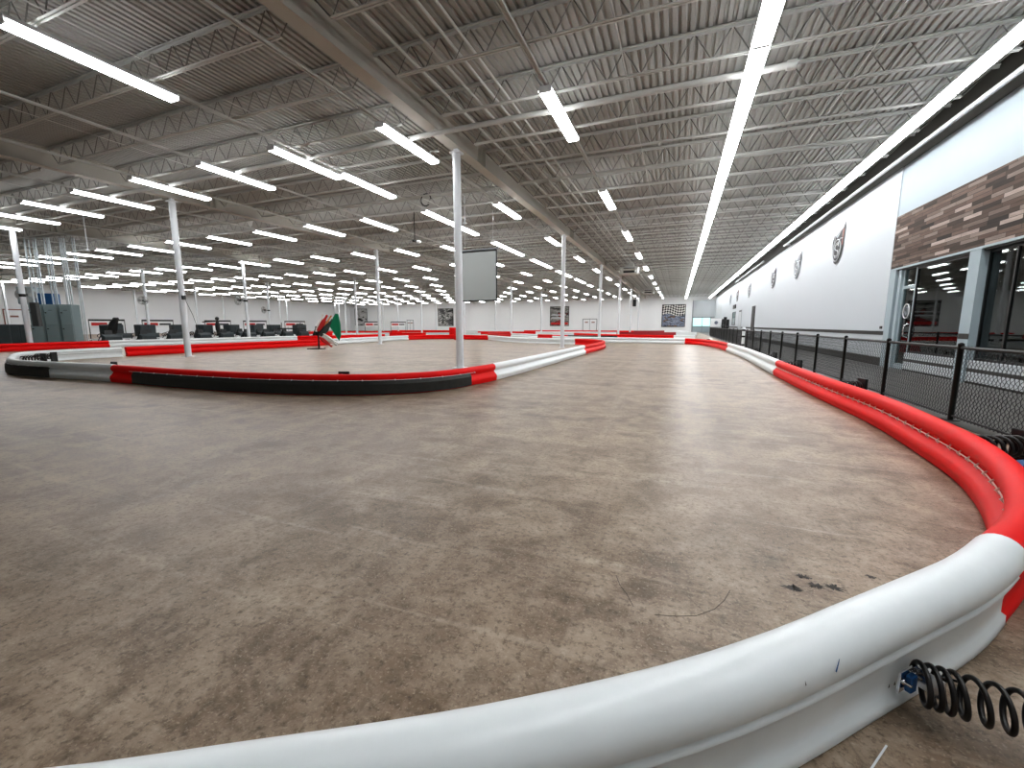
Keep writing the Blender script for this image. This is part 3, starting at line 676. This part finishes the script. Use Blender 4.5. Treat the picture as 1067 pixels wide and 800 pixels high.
def back_door(n, x, w, hgt):
    o = struct(MB().box(x-w/2,x+w/2,YF-.06,YF+.01,0,hgt).build('door_%d'%n, M['wall_w']))
    MB().box(x-w/2-.12,x-w/2,YF-.08,YF,0,hgt+.12).box(x+w/2,x+w/2+.12,YF-.08,YF,0,hgt+.12).box(x-w/2,x+w/2,YF-.08,YF,hgt,hgt+.12).box(x-.03,x+.03,YF-.08,YF,0,hgt).build('door_frame', M['emb_grey'], o)
    for s in (-1,1): MB().box(x+s*w/4-.3,x+s*w/4+.3,YF-.085,YF-.05,hgt*.72,hgt*.80).build('door_sign', M['emb_red'], o)
back_door(4, -16.0, 2.6, 2.35); back_door(5, -57.5, 1.6, 2.3)
# glazed bay at the back corner by the right wall
o = struct(MB().box(2.3,5.9,YF-.1,YF-.02,0,5.6).build('wall_bay', M['wall_g']))
struct(MB().box(2.25,2.40,YF-.16,YF,0,5.6).build('trim_21', M['emb_grey'])); struct(MB().box(2.4,5.9,YF-.14,YF-.1,2.55,2.70).build('trim_22', M['emb_grey']))
sky = bpy.data.materials.new('daylit_glass'); sky.use_nodes = True
b = sky.node_tree.nodes['Principled BSDF']; b.inputs['Base Color'].default_value = (.35,.7,.66,1); b.inputs['Emission Color'].default_value = (.62,.93,.88,1); b.inputs['Emission Strength'].default_value = .75; b.inputs['Roughness'].default_value = .1
w = struct(MB().box(2.4,2.46,YF-.16,YF-.1,0,2.55).box(3.9,3.98,YF-.16,YF-.1,0,2.55).box(5.3,5.38,YF-.16,YF-.1,0,2.55).box(2.4,5.38,YF-.16,YF-.1,1.0,1.08).build('window_4', M['emb_grey']))
MB().box(2.46,5.3,YF-.13,YF-.11,1.08,2.5).build('pane', sky, w); MB().box(2.46,5.3,YF-.13,YF-.11,.05,1.0).build('lower_pane', M['pier'], w)
# counter boards at the far end of the fence
t = thing('notice_board', 'white framed notice board beyond the far end of the fence', 'board', (5.0,66,0))
MB().box(-.75,.75,-.03,.03,1.0,2.2).build('board_face', M['emb_white'], t); MB().box(-.8,-.75,-.05,.05,0,2.25).box(.75,.8,-.05,.05,0,2.25).box(-.75,.75,-.05,.05,2.2,2.25).box(-.75,.75,-.05,.05,.95,1.0).build('frame', M['emb_grey'], t)
MB().lathe([(.0,0),(.24,0),(.24,.02),(0,.02)],16,Matrix.Translation((0,-.03,1.6))@Matrix.Rotation(PI/2,4,'X')).build('emblem', M['emb_blue'], t)
for k, (x, y, hh) in enumerate(((5.2,58.5,2.0),(5.15,55.6,2.2),(5.2,53.4,1.9))):
    t = thing('turnstile_post', 'dark post at the far end of the white wall, %s from the notice board' % ORD[k], 'post', (x,y,0), 0, 'dark posts near the notice board')
    MB().bevbox(-.16,.16,-.22,.22,0,hh,.03).build('post_body', M['black'], t); MB().bevbox(-.2,.2,-.26,.26,hh*.55,hh*.62,.02).build('arm_housing', M['fanblk'], t)

# ------------------------------------------------------------------ hanging screen, roof units, droppers
t = thing('hanging_screen', 'pale grey rectangular screen hanging from the roof beside the column', 'screen', (-8.25,17,0), -.05)
MB().box(-.84,.84,-.01,.01,2.36,4.42).build('screen_sheet', M['screen'], t)
MB().box(.84,.875,-.02,.02,2.33,4.45).box(-.875,-.84,-.02,.02,2.33,4.45).box(-.84,.84,-.02,.02,2.31,2.36).box(-.84,.84,-.02,.02,4.42,4.47).build('screen_frame', M['black'], t)
MB().tube([(-.9,0,4.51),(.95,0,4.51)],.04,10).build('roller_case', M['emb_grey'], t)
for x in (-.7,.7): MB().rod((x,0,4.62),(x,0,6.1),.01,6).build('hanger_rod', M['white_paint'], t)
def unit(x, y, lb):
    t = thing('roof_air_unit', lb, 'air unit', (x,y,5.75))
    MB().bevbox(-.75,.75,-.75,.75,-.28,.30,.05).build('unit_case', M['joist'], t)
    for a in range(4):
        R = Matrix.Rotation(a*PI/2,4,'Z')
        MB().box(.745,.775,-.45,.45,-.2,.18,R).build('louvre_face', M['black'], t)
        MB().loft([[(.75,-.5,-.02),(.75,.5,-.02),(.75,.5,-.06),(.75,-.5,-.06)],[(1.12,-.62,.08),(1.12,.62,.08),(1.12,.62,.04),(1.12,-.62,.04)]], M=R).build('deflector', M['joist'], t)
    MB().box(-.3,.3,-.3,.3,.3,.7).build('neck', M['joist'], t)
unit(-4.0,37.27,'square grey air unit under the roof beside the girder'); unit(-4.0,61.03,'more distant square air unit under the roof by the girder')
for x, y, z0, lb in ((-26.0,11.6,4.75,'thin white rod hanging from the roof near the strip lights by the cabinets'),(-8.6,16.4,5.55,'thin white rod hanging from the roof above the grey screen')):
    t = thing('hanging_rod', lb, 'rod', (x,y,0)); MB().rod((0,0,z0),(0,0,6.6),.022,8).build('rod_shaft', M['white_paint'], t); MB().lathe([(.0,z0-.06),(.1,z0-.04),(.05,z0+.02),(.02,z0+.06)],12).build('rod_cup', M['white_paint'], t)
t = thing('camera_dropper', 'dark bracket with a small light hanging from the roof near the middle lights', 'bracket', (-12.0,17.7,0))
MB().rod((0,0,5.3),(0,0,6.6),.02,8).build('stem', M['black'], t); MB().bevbox(-.08,.08,-.12,.12,5.22,5.32,.02).build('head', M['black'], t); MB().lathe([(0,0),(.1,.0),(.12,.08),(.05,.14),(0,.14)],12,Matrix.Translation((.22,0,5.16))).build('lens', M['emb_white'], t)
tag(MB().tube([(.22*math.cos(a),0,.22*math.sin(a)) for a in [i*2*PI/20 for i in range(18)]],.02,6).build('cable_coil', M['black'], loc=(-9.2,14.4,6.0)), 'black ring of coiled cable tied below a roof joist', 'cable')
# speaker box on a far column
tag(MB().bevbox(-.22,.22,-.3,.3,0,.9,.04).build('speaker_box', M['black'], loc=(-5.5,58.2,3.7)), 'black speaker box high on a column of the girder row', 'speaker')

# ------------------------------------------------------------------ pit side: cabinets, conduits, fans
for k, (x, w, lb) in enumerate(((-33.85,.62,'grey electrical cabinet beside the first pit column'),(-33.15,.66,'middle grey electrical cabinet of the three'),(-32.45,.60,'grey electrical cabinet at the kart end of the three'))):
    t = thing('electrical_cabinet', lb, 'cabinet', (x,12.6+k*.35,0), .55, 'grey electrical cabinets')
    MB().bevbox(-w/2,w/2,-.3,.3,0,2.42,.02).build('cabinet_body', M['grey_metal'], t)
    MB().bevbox(-w/2+.03,w/2-.03,-.33,-.3,1.25,2.36,.01).bevbox(-w/2+.03,w/2-.03,-.33,-.3,.1,1.2,.01).build('door', M['grey_metal'], t)
    for z in (1.05,1.95): MB().lathe([(0,0),(.035,0),(.03,.04),(0,.04)],10,Matrix.Translation((-w/2+.12,-.33,z))@Matrix.Rotation(PI/2,4,'X')).build('latch', M['black'], t)
    MB().box(-.08,.1,-.335,-.33,2.08,2.10).build('name_plate', M['black'], t)
CP = [(-34.1,12.5),(-33.95,12.6),(-33.75,12.7),(-33.62,12.75),(-33.2,12.95),(-33.05,13.0),(-32.95,13.05),(-32.5,13.3),(-32.4,13.35),(-32.28,13.4),(-31.95,13.6),(-31.85,13.65)]
for k, (x, y) in enumerate(CP):
    zb = 2.42 if k < 9 else 0.0
    o = MB().rod((x,y,zb),(x,y,6.1),.032 if k%3 else .042,8).build('conduit_pipe', M['galv']); tag(o, 'upright metal conduit above the grey cabinets, %s from the pit column' % ORD[k], 'pipe', 'upright conduits above the cabinets')
t = thing('wall_box', 'pale blue transformer box behind the grey cabinets', 'box', (-39.4,14.3,2.6), .5)
MB().bevbox(-.5,.5,-.3,.3,0,1.1,.04).build('box_body', M['pier'], t); MB().bevbox(.55,1.5,-.3,.3,0,.7,.03).build('box_side', M['blue'], t)
t = thing('control_panel', 'narrow dark switch panel strapped to the first pit column', 'panel', (-30.55,11.2,1.2), .6)
MB().bevbox(-.14,.14,-.12,.12,0,1.2,.02).build('panel_box', M['fanblk'], t); MB().rod((0,0,1.2),(0,0,1.9),.03,8).build('panel_conduit', M['galv'], t)

def fan(x, y, z, rz, lb):
    t = thing('wall_fan', lb, 'fan', (x,y,z), rz, 'drum fans clamped to the columns')
    MB().lathe([(.125,-.07),(.125,.07)],14,Matrix.Translation((0,0,0))).build('clamp', M['black'], t)
    MB().rod((.1,0,0),(.42,0,.05),.03,8).build('arm', M['black'], t)
    R = Matrix.Translation((.52,0,.06)) @ Matrix.Rotation(PI/2,4,'Y')
    MB().lathe([(0,-.16),(.09,-.16),(.09,.02),(0,.02)],14,R).build('motor', M['fanblk'], t)
    g = MB()
    for rr, zz in ((.36,0),(.36,.12),(.25,.15),(.14,.16)): g.tube([R@Vector((rr*math.cos(a),rr*math.sin(a),zz)) for a in [i*2*PI/20 for i in range(20)]],.012,5,closed=True)
    for a in range(12):
        ca, sa = math.cos(a*PI/6), math.sin(a*PI/6)
        g.tube([R@Vector((.09*ca,.09*sa,.17)),R@Vector((.25*ca,.25*sa,.15)),R@Vector((.36*ca,.36*sa,.1)),R@Vector((.36*ca,.36*sa,0)),R@Vector((.09*ca,.09*sa,-.08))],.008,4)
    g.build('guard_cage', M['guard'], t)
    for a in range(4):
        A = R @ Matrix.Rotation(a*PI/2,4,'Z')
        MB().add([A@Vector(p) for p in ((.08,-.05,.05),(.33,-.13,.08),(.34,.10,.02),(.09,.05,.02))],[(0,1,2,3)]).build('blade', M['guard'], t)
fan(-30.94,10.97,2.75,2.6,'drum fan clamped to the pit column beside the grey cabinets')
fan(-43.42,22.85,3.3,-.8,'drum fan facing out on the column above the parked karts')
fan(-30.94,22.85,3.1,3.6,'drum fan on the column beyond the second-row column')
fan(-43.42,34.73,2.9,3.5,'small drum fan on the farther pit column')
# hook and wire on second-row column
t = thing('wire_hook', 'small dark hook with a slanting wire on the second-row column', 'hook', (-18.35,10.95,2.35))
MB().bevbox(-.03,.07,-.06,.06,-.08,.08,.01).build('hook_plate', M['fanblk'], t); MB().tube([(.05,0,0),(.30,.1,-.7),(.48,.2,-1.5)],.008,5).build('wire', M['fanblk'], t)

# ------------------------------------------------------------------ pit karts
def make_kart():
    t = thing('go_kart', 'x', 'go-kart', (0,0,0), 0, 'parked go-karts in the pit')
    MB().bevbox(-.68,.68,-1.0,.9,.10,.20,.05).build('chassis', M['black'], t)
    MB().loft([[(-.5,.75,.12),(.5,.75,.12),(.42,.75,.42),(-.42,.75,.42)],[(-.62,1.05,.10),(.62,1.05,.10),(.4,1.05,.30),(-.4,1.05,.30)],[(-.4,1.22,.12),(.4,1.22,.12),(.3,1.22,.2),(-.3,1.22,.2)]]).build('nose', M['kart_white'], t)
    for s in (-1,1): MB().loft([[(s*.52,-.6,.12),(s*.8,-.6,.12),(s*.78,-.6,.40),(s*.54,-.6,.42)],[(s*.52,.5,.12),(s*.8,.5,.12),(s*.74,.5,.3),(s*.54,.5,.34)]]).build('side_pod', M['kart_white'], t)
    MB().loft([[(-.27,.15,.2),(.27,.15,.2),(.27,.15,.3),(-.27,.15,.3)],[(-.28,-.35,.18),(.28,-.35,.18),(.28,-.35,.34),(-.28,-.35,.34)],[(-.27,-.52,.2),(.27,-.52,.2),(.26,-.50,.62),(-.26,-.50,.62)],[(-.22,-.66,.55),(.22,-.66,.55),(.18,-.62,.95),(-.18,-.62,.95)]]).build('seat', M['seat'], t)
    R = Matrix.Translation((0,.36,.62)) @ Matrix.Rotation(-.9,4,'X')
    MB().tube([R@Vector((.15*math.cos(a),.15*math.sin(a),0)) for a in [i*2*PI/16 for i in range(16)]],.018,6,closed=True).build('steering_wheel', M['black'], t)
    MB().rod((0,.36,.62),(0,.72,.3),.02,6).build('steering_column', M['black'], t)
    for sx in (-1,1):
        for yy in (-.68,.62):
            MB().lathe([(.07,-.09),(.13,-.09),(.15,-.06),(.15,.06),(.13,.09),(.07,.09)],14,Matrix.Translation((sx*.68,yy,.15))@Matrix.Rotation(PI/2,4,'Y')).build('wheel', M['tyre'], t)
    MB().loft([[(-.5,-1.0,.12),(.5,-1.0,.12),(.5,-1.0,.7),(-.5,-1.0,.7)],[(-.45,-1.18,.15),(.45,-1.18,.15),(.4,-1.18,.55),(-.4,-1.18,.55)]]).build('rear_guard', M['kart_body'], t)
    return t
kart = make_kart(); first = True
KP = [(-31.8,7.6,1.62),(-32.6,9.5,1.5)]+[(-33.2+.03*k,15.0+1.75*k,1.52+.1*(k%2)) for k in range(10)]+[(-36.9,17.3+1.75*k,1.62-.1*(k%2)) for k in range(8)]
for k, (x, y, rz) in enumerate(KP):
    row = 'front pit row' if k < 12 else 'second pit row'
    lb = 'black go-kart with white panels, %s along the %s from the cabinets' % (ORD[k if k < 12 else k-12], row)
    if first: kart.location = (x,y,0); kart.rotation_euler = (0,0,rz); kart['label'] = lb; first = False
    else: dup(kart, (x,y,0), rz, lb)
# dark upright charger boxes between the karts
def make_box():
    t = thing('pit_cabinet', 'x', 'cabinet', (0,0,0), 0, 'dark cabinets among the karts')
    MB().bevbox(-.55,.55,-.4,.4,.08,1.30,.04).build('cabinet_body', M['kart_body'], t)
    for sx in (-1,1):
        for sy in (-1,1): MB().lathe([(.0,0),(.05,0),(.05,.08),(0,.08)],8,Matrix.Translation((sx*.42,sy*.28,0))).build('caster', M['black'], t)
    MB().bevbox(-.48,-.02,-.425,-.4,.16,1.22,.01).bevbox(.02,.48,-.425,-.4,.16,1.22,.01).build('door', M['kart_body'], t)
    MB().rod((-.56,-.3,1.1),(-.66,-.3,1.1),.02,6).build('handle', M['black'], t)
    return t
pbx = make_box(); first = True
BP = [(-37.6,12.0,1.25)]+[(-39.6+.12*((k*7)%5),13.6+2.3*k,1.35+.2*((k*3)%4)) for k in range(9)]+[(-37.0,33.0,1.4)]
for k, (x, y, rz) in enumerate(BP):
    lb = 'dark upright pit cabinet behind the karts, %s counted from the grey cabinets' % ORD[k]
    if first: pbx.location = (x,y,0); pbx.rotation_euler = (0,0,rz); pbx['label'] = lb; first = False
    else: dup(pbx, (x,y,0), rz, lb)
# banner boards behind the pit
def make_banner():
    t = thing('pit_banner', 'x', 'banner', (0,0,0), 0, 'banner boards behind the pit')
    MB().box(-1.1,1.1,-.02,.02,1.02,1.66).build('banner_sheet', M['emb_white'], t)
    MB().box(-1.1,1.1,-.03,.03,1.60,1.74).build('top_band', M['black'], t)
    MB().box(-.95,.0,-.03,-.02,1.22,1.46).build('red_block', M['red_cloth'], t)
    MB().box(.1,.9,-.03,-.02,1.25,1.42).build('dark_block', M['emb_dark'], t)
    for s in (-1,1): MB().rod((s*1.08,0,0),(s*1.08,0,1.74),.03,6).build('leg', M['black'], t)
    return t
ban = make_banner(); first = True
NP = [(-44.6,20.5,1.15),(-44.2,24.0,1.1),(-43.6,29.0,1.05),(-43.0,32.6,1.05),(-42.6,37.4,1.0),(-42.0,42.2,1.0),(-39.5,47.5,.9),(-38,51.2,.9)]
for k, (x, y, rz) in enumerate(NP):
    lb = 'white and red banner board behind the pit, %s counted from the cabinets' % ORD[k]
    if first: ban.location = (x,y,0); ban.rotation_euler = (0,0,rz); ban['label'] = lb; first = False
    else: dup(ban, (x,y,0), rz, lb)
# double door on the far side wall behind the pit
o = struct(MB().box(XL,XL+.06,24.8,28.2,0,3.05).build('door_6', M['wall_w']))
MB().box(XL+.05,XL+.1,24.7,24.8,0,3.1).box(XL+.05,XL+.1,28.2,28.3,0,3.1).box(XL+.05,XL+.1,24.7,28.3,3.05,3.17).box(XL+.06,XL+.09,26.47,26.53,0,3.05).build('door_frame', M['emb_red'], o)
for y in (25.6,27.4): MB().box(XL+.06,XL+.085,y-.35,y+.35,2.2,2.4).build('door_sign', M['emb_red'], o)
# leaning black seat shell and an arm stand among the karts
t = thing('seat_shell', 'black curved racing seat shell propped up among the karts', 'seat', (-35.1,16.2,.55), 1.57)
MB().loft([[(-.28,0,0),(.28,0,0),(.28,.08,.04),(-.28,.08,.04)],[(-.27,-.35,.35),(.27,-.35,.35),(.27,-.25,.40),(-.27,-.25,.40)],[(-.22,-.62,.85),(.22,-.62,.85),(.2,-.52,.88),(-.2,-.52,.88)],[(-.15,-.95,1.12),(.15,-.95,1.12),(.13,-.9,1.2),(-.13,-.9,1.2)]], smooth=True).build('shell', M['seat'], t)
MB().bevbox(-.3,.3,-.3,.3,-.55,0,.03).build('stand', M['black'], t)
t = thing('arm_stand', 'dark upright stand with a crossbar among the parked karts', 'stand', (-35.1,23.3,0), 1.)
MB().lathe([(.1,0),(.09,.6),(.16,.9),(.18,1.3),(.08,1.55),(.03,1.7)],10).build('stand_body', M['black'], t); MB().rod((-1.0,0,1.5),(.35,0,1.58),.04,6).build('crossbar', M['black'], t); MB().lathe([(0,1.62),(.13,1.7),(.14,1.85),(.06,1.92),(0,1.94)],10).build('cap', M['black'], t)
t = thing('barrier_rack', 'low dark rack with two uprights beside the far kart', 'rack', (-36.0,31.2,0), 1.05)
MB().bevbox(-1.3,1.3,-.06,.06,.85,.98,.02).build('rail', M['black'], t)
for s in (-.9,.8): MB().rod((s,0,0),(s,0,1.5),.035,6).build('upright', M['fanblk'], t)

# ------------------------------------------------------------------ flag stand
t = thing('flag_stand', 'black stand with furled race flags in the middle of the island', 'flag stand', (-17.75,17.0,0), .40)
MB().rod((0,0,.03),(0,0,1.15),.045,8).bevbox(-.55,.25,-.22,.22,0,.045,.01).build('stand', M['black'], t)
for s in (-1,1): MB().bevbox(-.12,.35,s*.05-.02,s*.05+.02,.75,1.2,.01).build('holder_plate', M['black'], t)
def flag(x0, z0, x1, z1, m, yy, wd, nm='flag'):
    a, b = Vector((x0,yy,z0)), Vector((x1,yy,z1)); t_ = (b-a).normalized(); n = Vector((-t_.z,0,t_.x))
    rings = []
    for i in range(9):
        s = i/8; w = wd*(.35+.65*math.sin(PI*min(1,s*1.15+.08)))
        rings.append([a.lerp(b,s)+n*(w*math.cos(k*PI/4))+Vector((0,.07*math.sin(k*PI/4)*(1+.4*math.sin(3*k+5*s)),0)) for k in range(8)])
    MB().loft(rings, smooth=True).build(nm, M[m], t)
flag(.02,.95,.55,1.78,'red_cloth',-.05,.15,'red_flag'); flag(-.08,.92,.32,1.82,'white_cloth',-.02,.12,'white_flag')
flag(.10,.86,.72,1.75,'orange_cloth',.05,.08,'orange_flag'); flag(.12,.70,.80,1.55,'black_cloth',-.02,.17,'black_flag')
MB().loft([[Vector((x,-.05+.06*dy*w,z)) for x,z,w in ((.66,1.18,.3),(.80,1.55,.6),(.98,1.86,.3),(1.13,1.84,.3),(1.20,1.3,1),(1.20,.70,.8),(1.10,.44,.2),(.98,.62,.6))] for dy in (-1,1)]).build('green_flag', M['green'], t); flag(.1,.72,.95,.2,'white_cloth',.0,.15,'white_flag')
flag(.1,.62,.7,.12,'red_cloth',-.06,.11,'red_flag'); flag(.3,.8,1.05,.28,'white_cloth',-.06,.07,'white_flag')
for x1, z1 in ((1.0,1.6),(.95,.2),(.6,1.7)): MB().rod((0,0,.85),(x1,0,z1),.014,5).build('flag_pole', M['white_paint'], t)
# dark little marshal chair and extinguisher-like post near it
for k, (sx, sy, sr, lb) in enumerate(STAINS): stain(sx, sy, sr, k+1, lb)
for pts, lb in CRACKS: tag(MB().tube([(x,y,.001) for x,y in pts], .0012, 4).build('floor_crack', M['stain']), lb, 'crack')
for a in MARKS: mark(*a)

# ------------------------------------------------------------------ camera
cam = bpy.data.cameras.new('camera'); co = bpy.data.objects.new('camera', cam); COL.objects.link(co); sc.camera = co
fpx, vx, vy = 435., 706.5, 338.5
Yc = Vector((vx-533.5, 400-vy, -fpx)).normalized(); p = math.atan((400-vy)/fpx)
Zc = Vector((0,math.cos(p),math.sin(p))); Xc = Yc.cross(Zc)
R = Matrix((Xc,Yc,Zc))          # rows: world axes in camera space -> camera-to-world
co.matrix_world = Matrix.Translation((0,0,1.27)) @ R.to_4x4()
cam.sensor_fit = 'HORIZONTAL'; cam.sensor_width = 36; cam.lens = fpx/1067*36; cam.clip_start = .02; cam.clip_end = 400

# ------------------------------------------------------------------ world and view
wd = bpy.data.worlds.new('world'); sc.world = wd; wd.use_nodes = True
wd.node_tree.nodes['Background'].inputs[0].default_value = (.8,.9,1,1); wd.node_tree.nodes['Background'].inputs[1].default_value = .05
sc.view_settings.view_transform = 'Standard'; sc.view_settings.look = 'Medium High Contrast'; sc.view_settings.exposure = .2; sc.view_settings.gamma = 1
sc.cycles.max_bounces = 8; sc.cycles.diffuse_bounces = 5; sc.cycles.transparent_max_bounces = 12; sc.cycles.use_denoising = True
sc.cycles.sample_clamp_indirect = 6
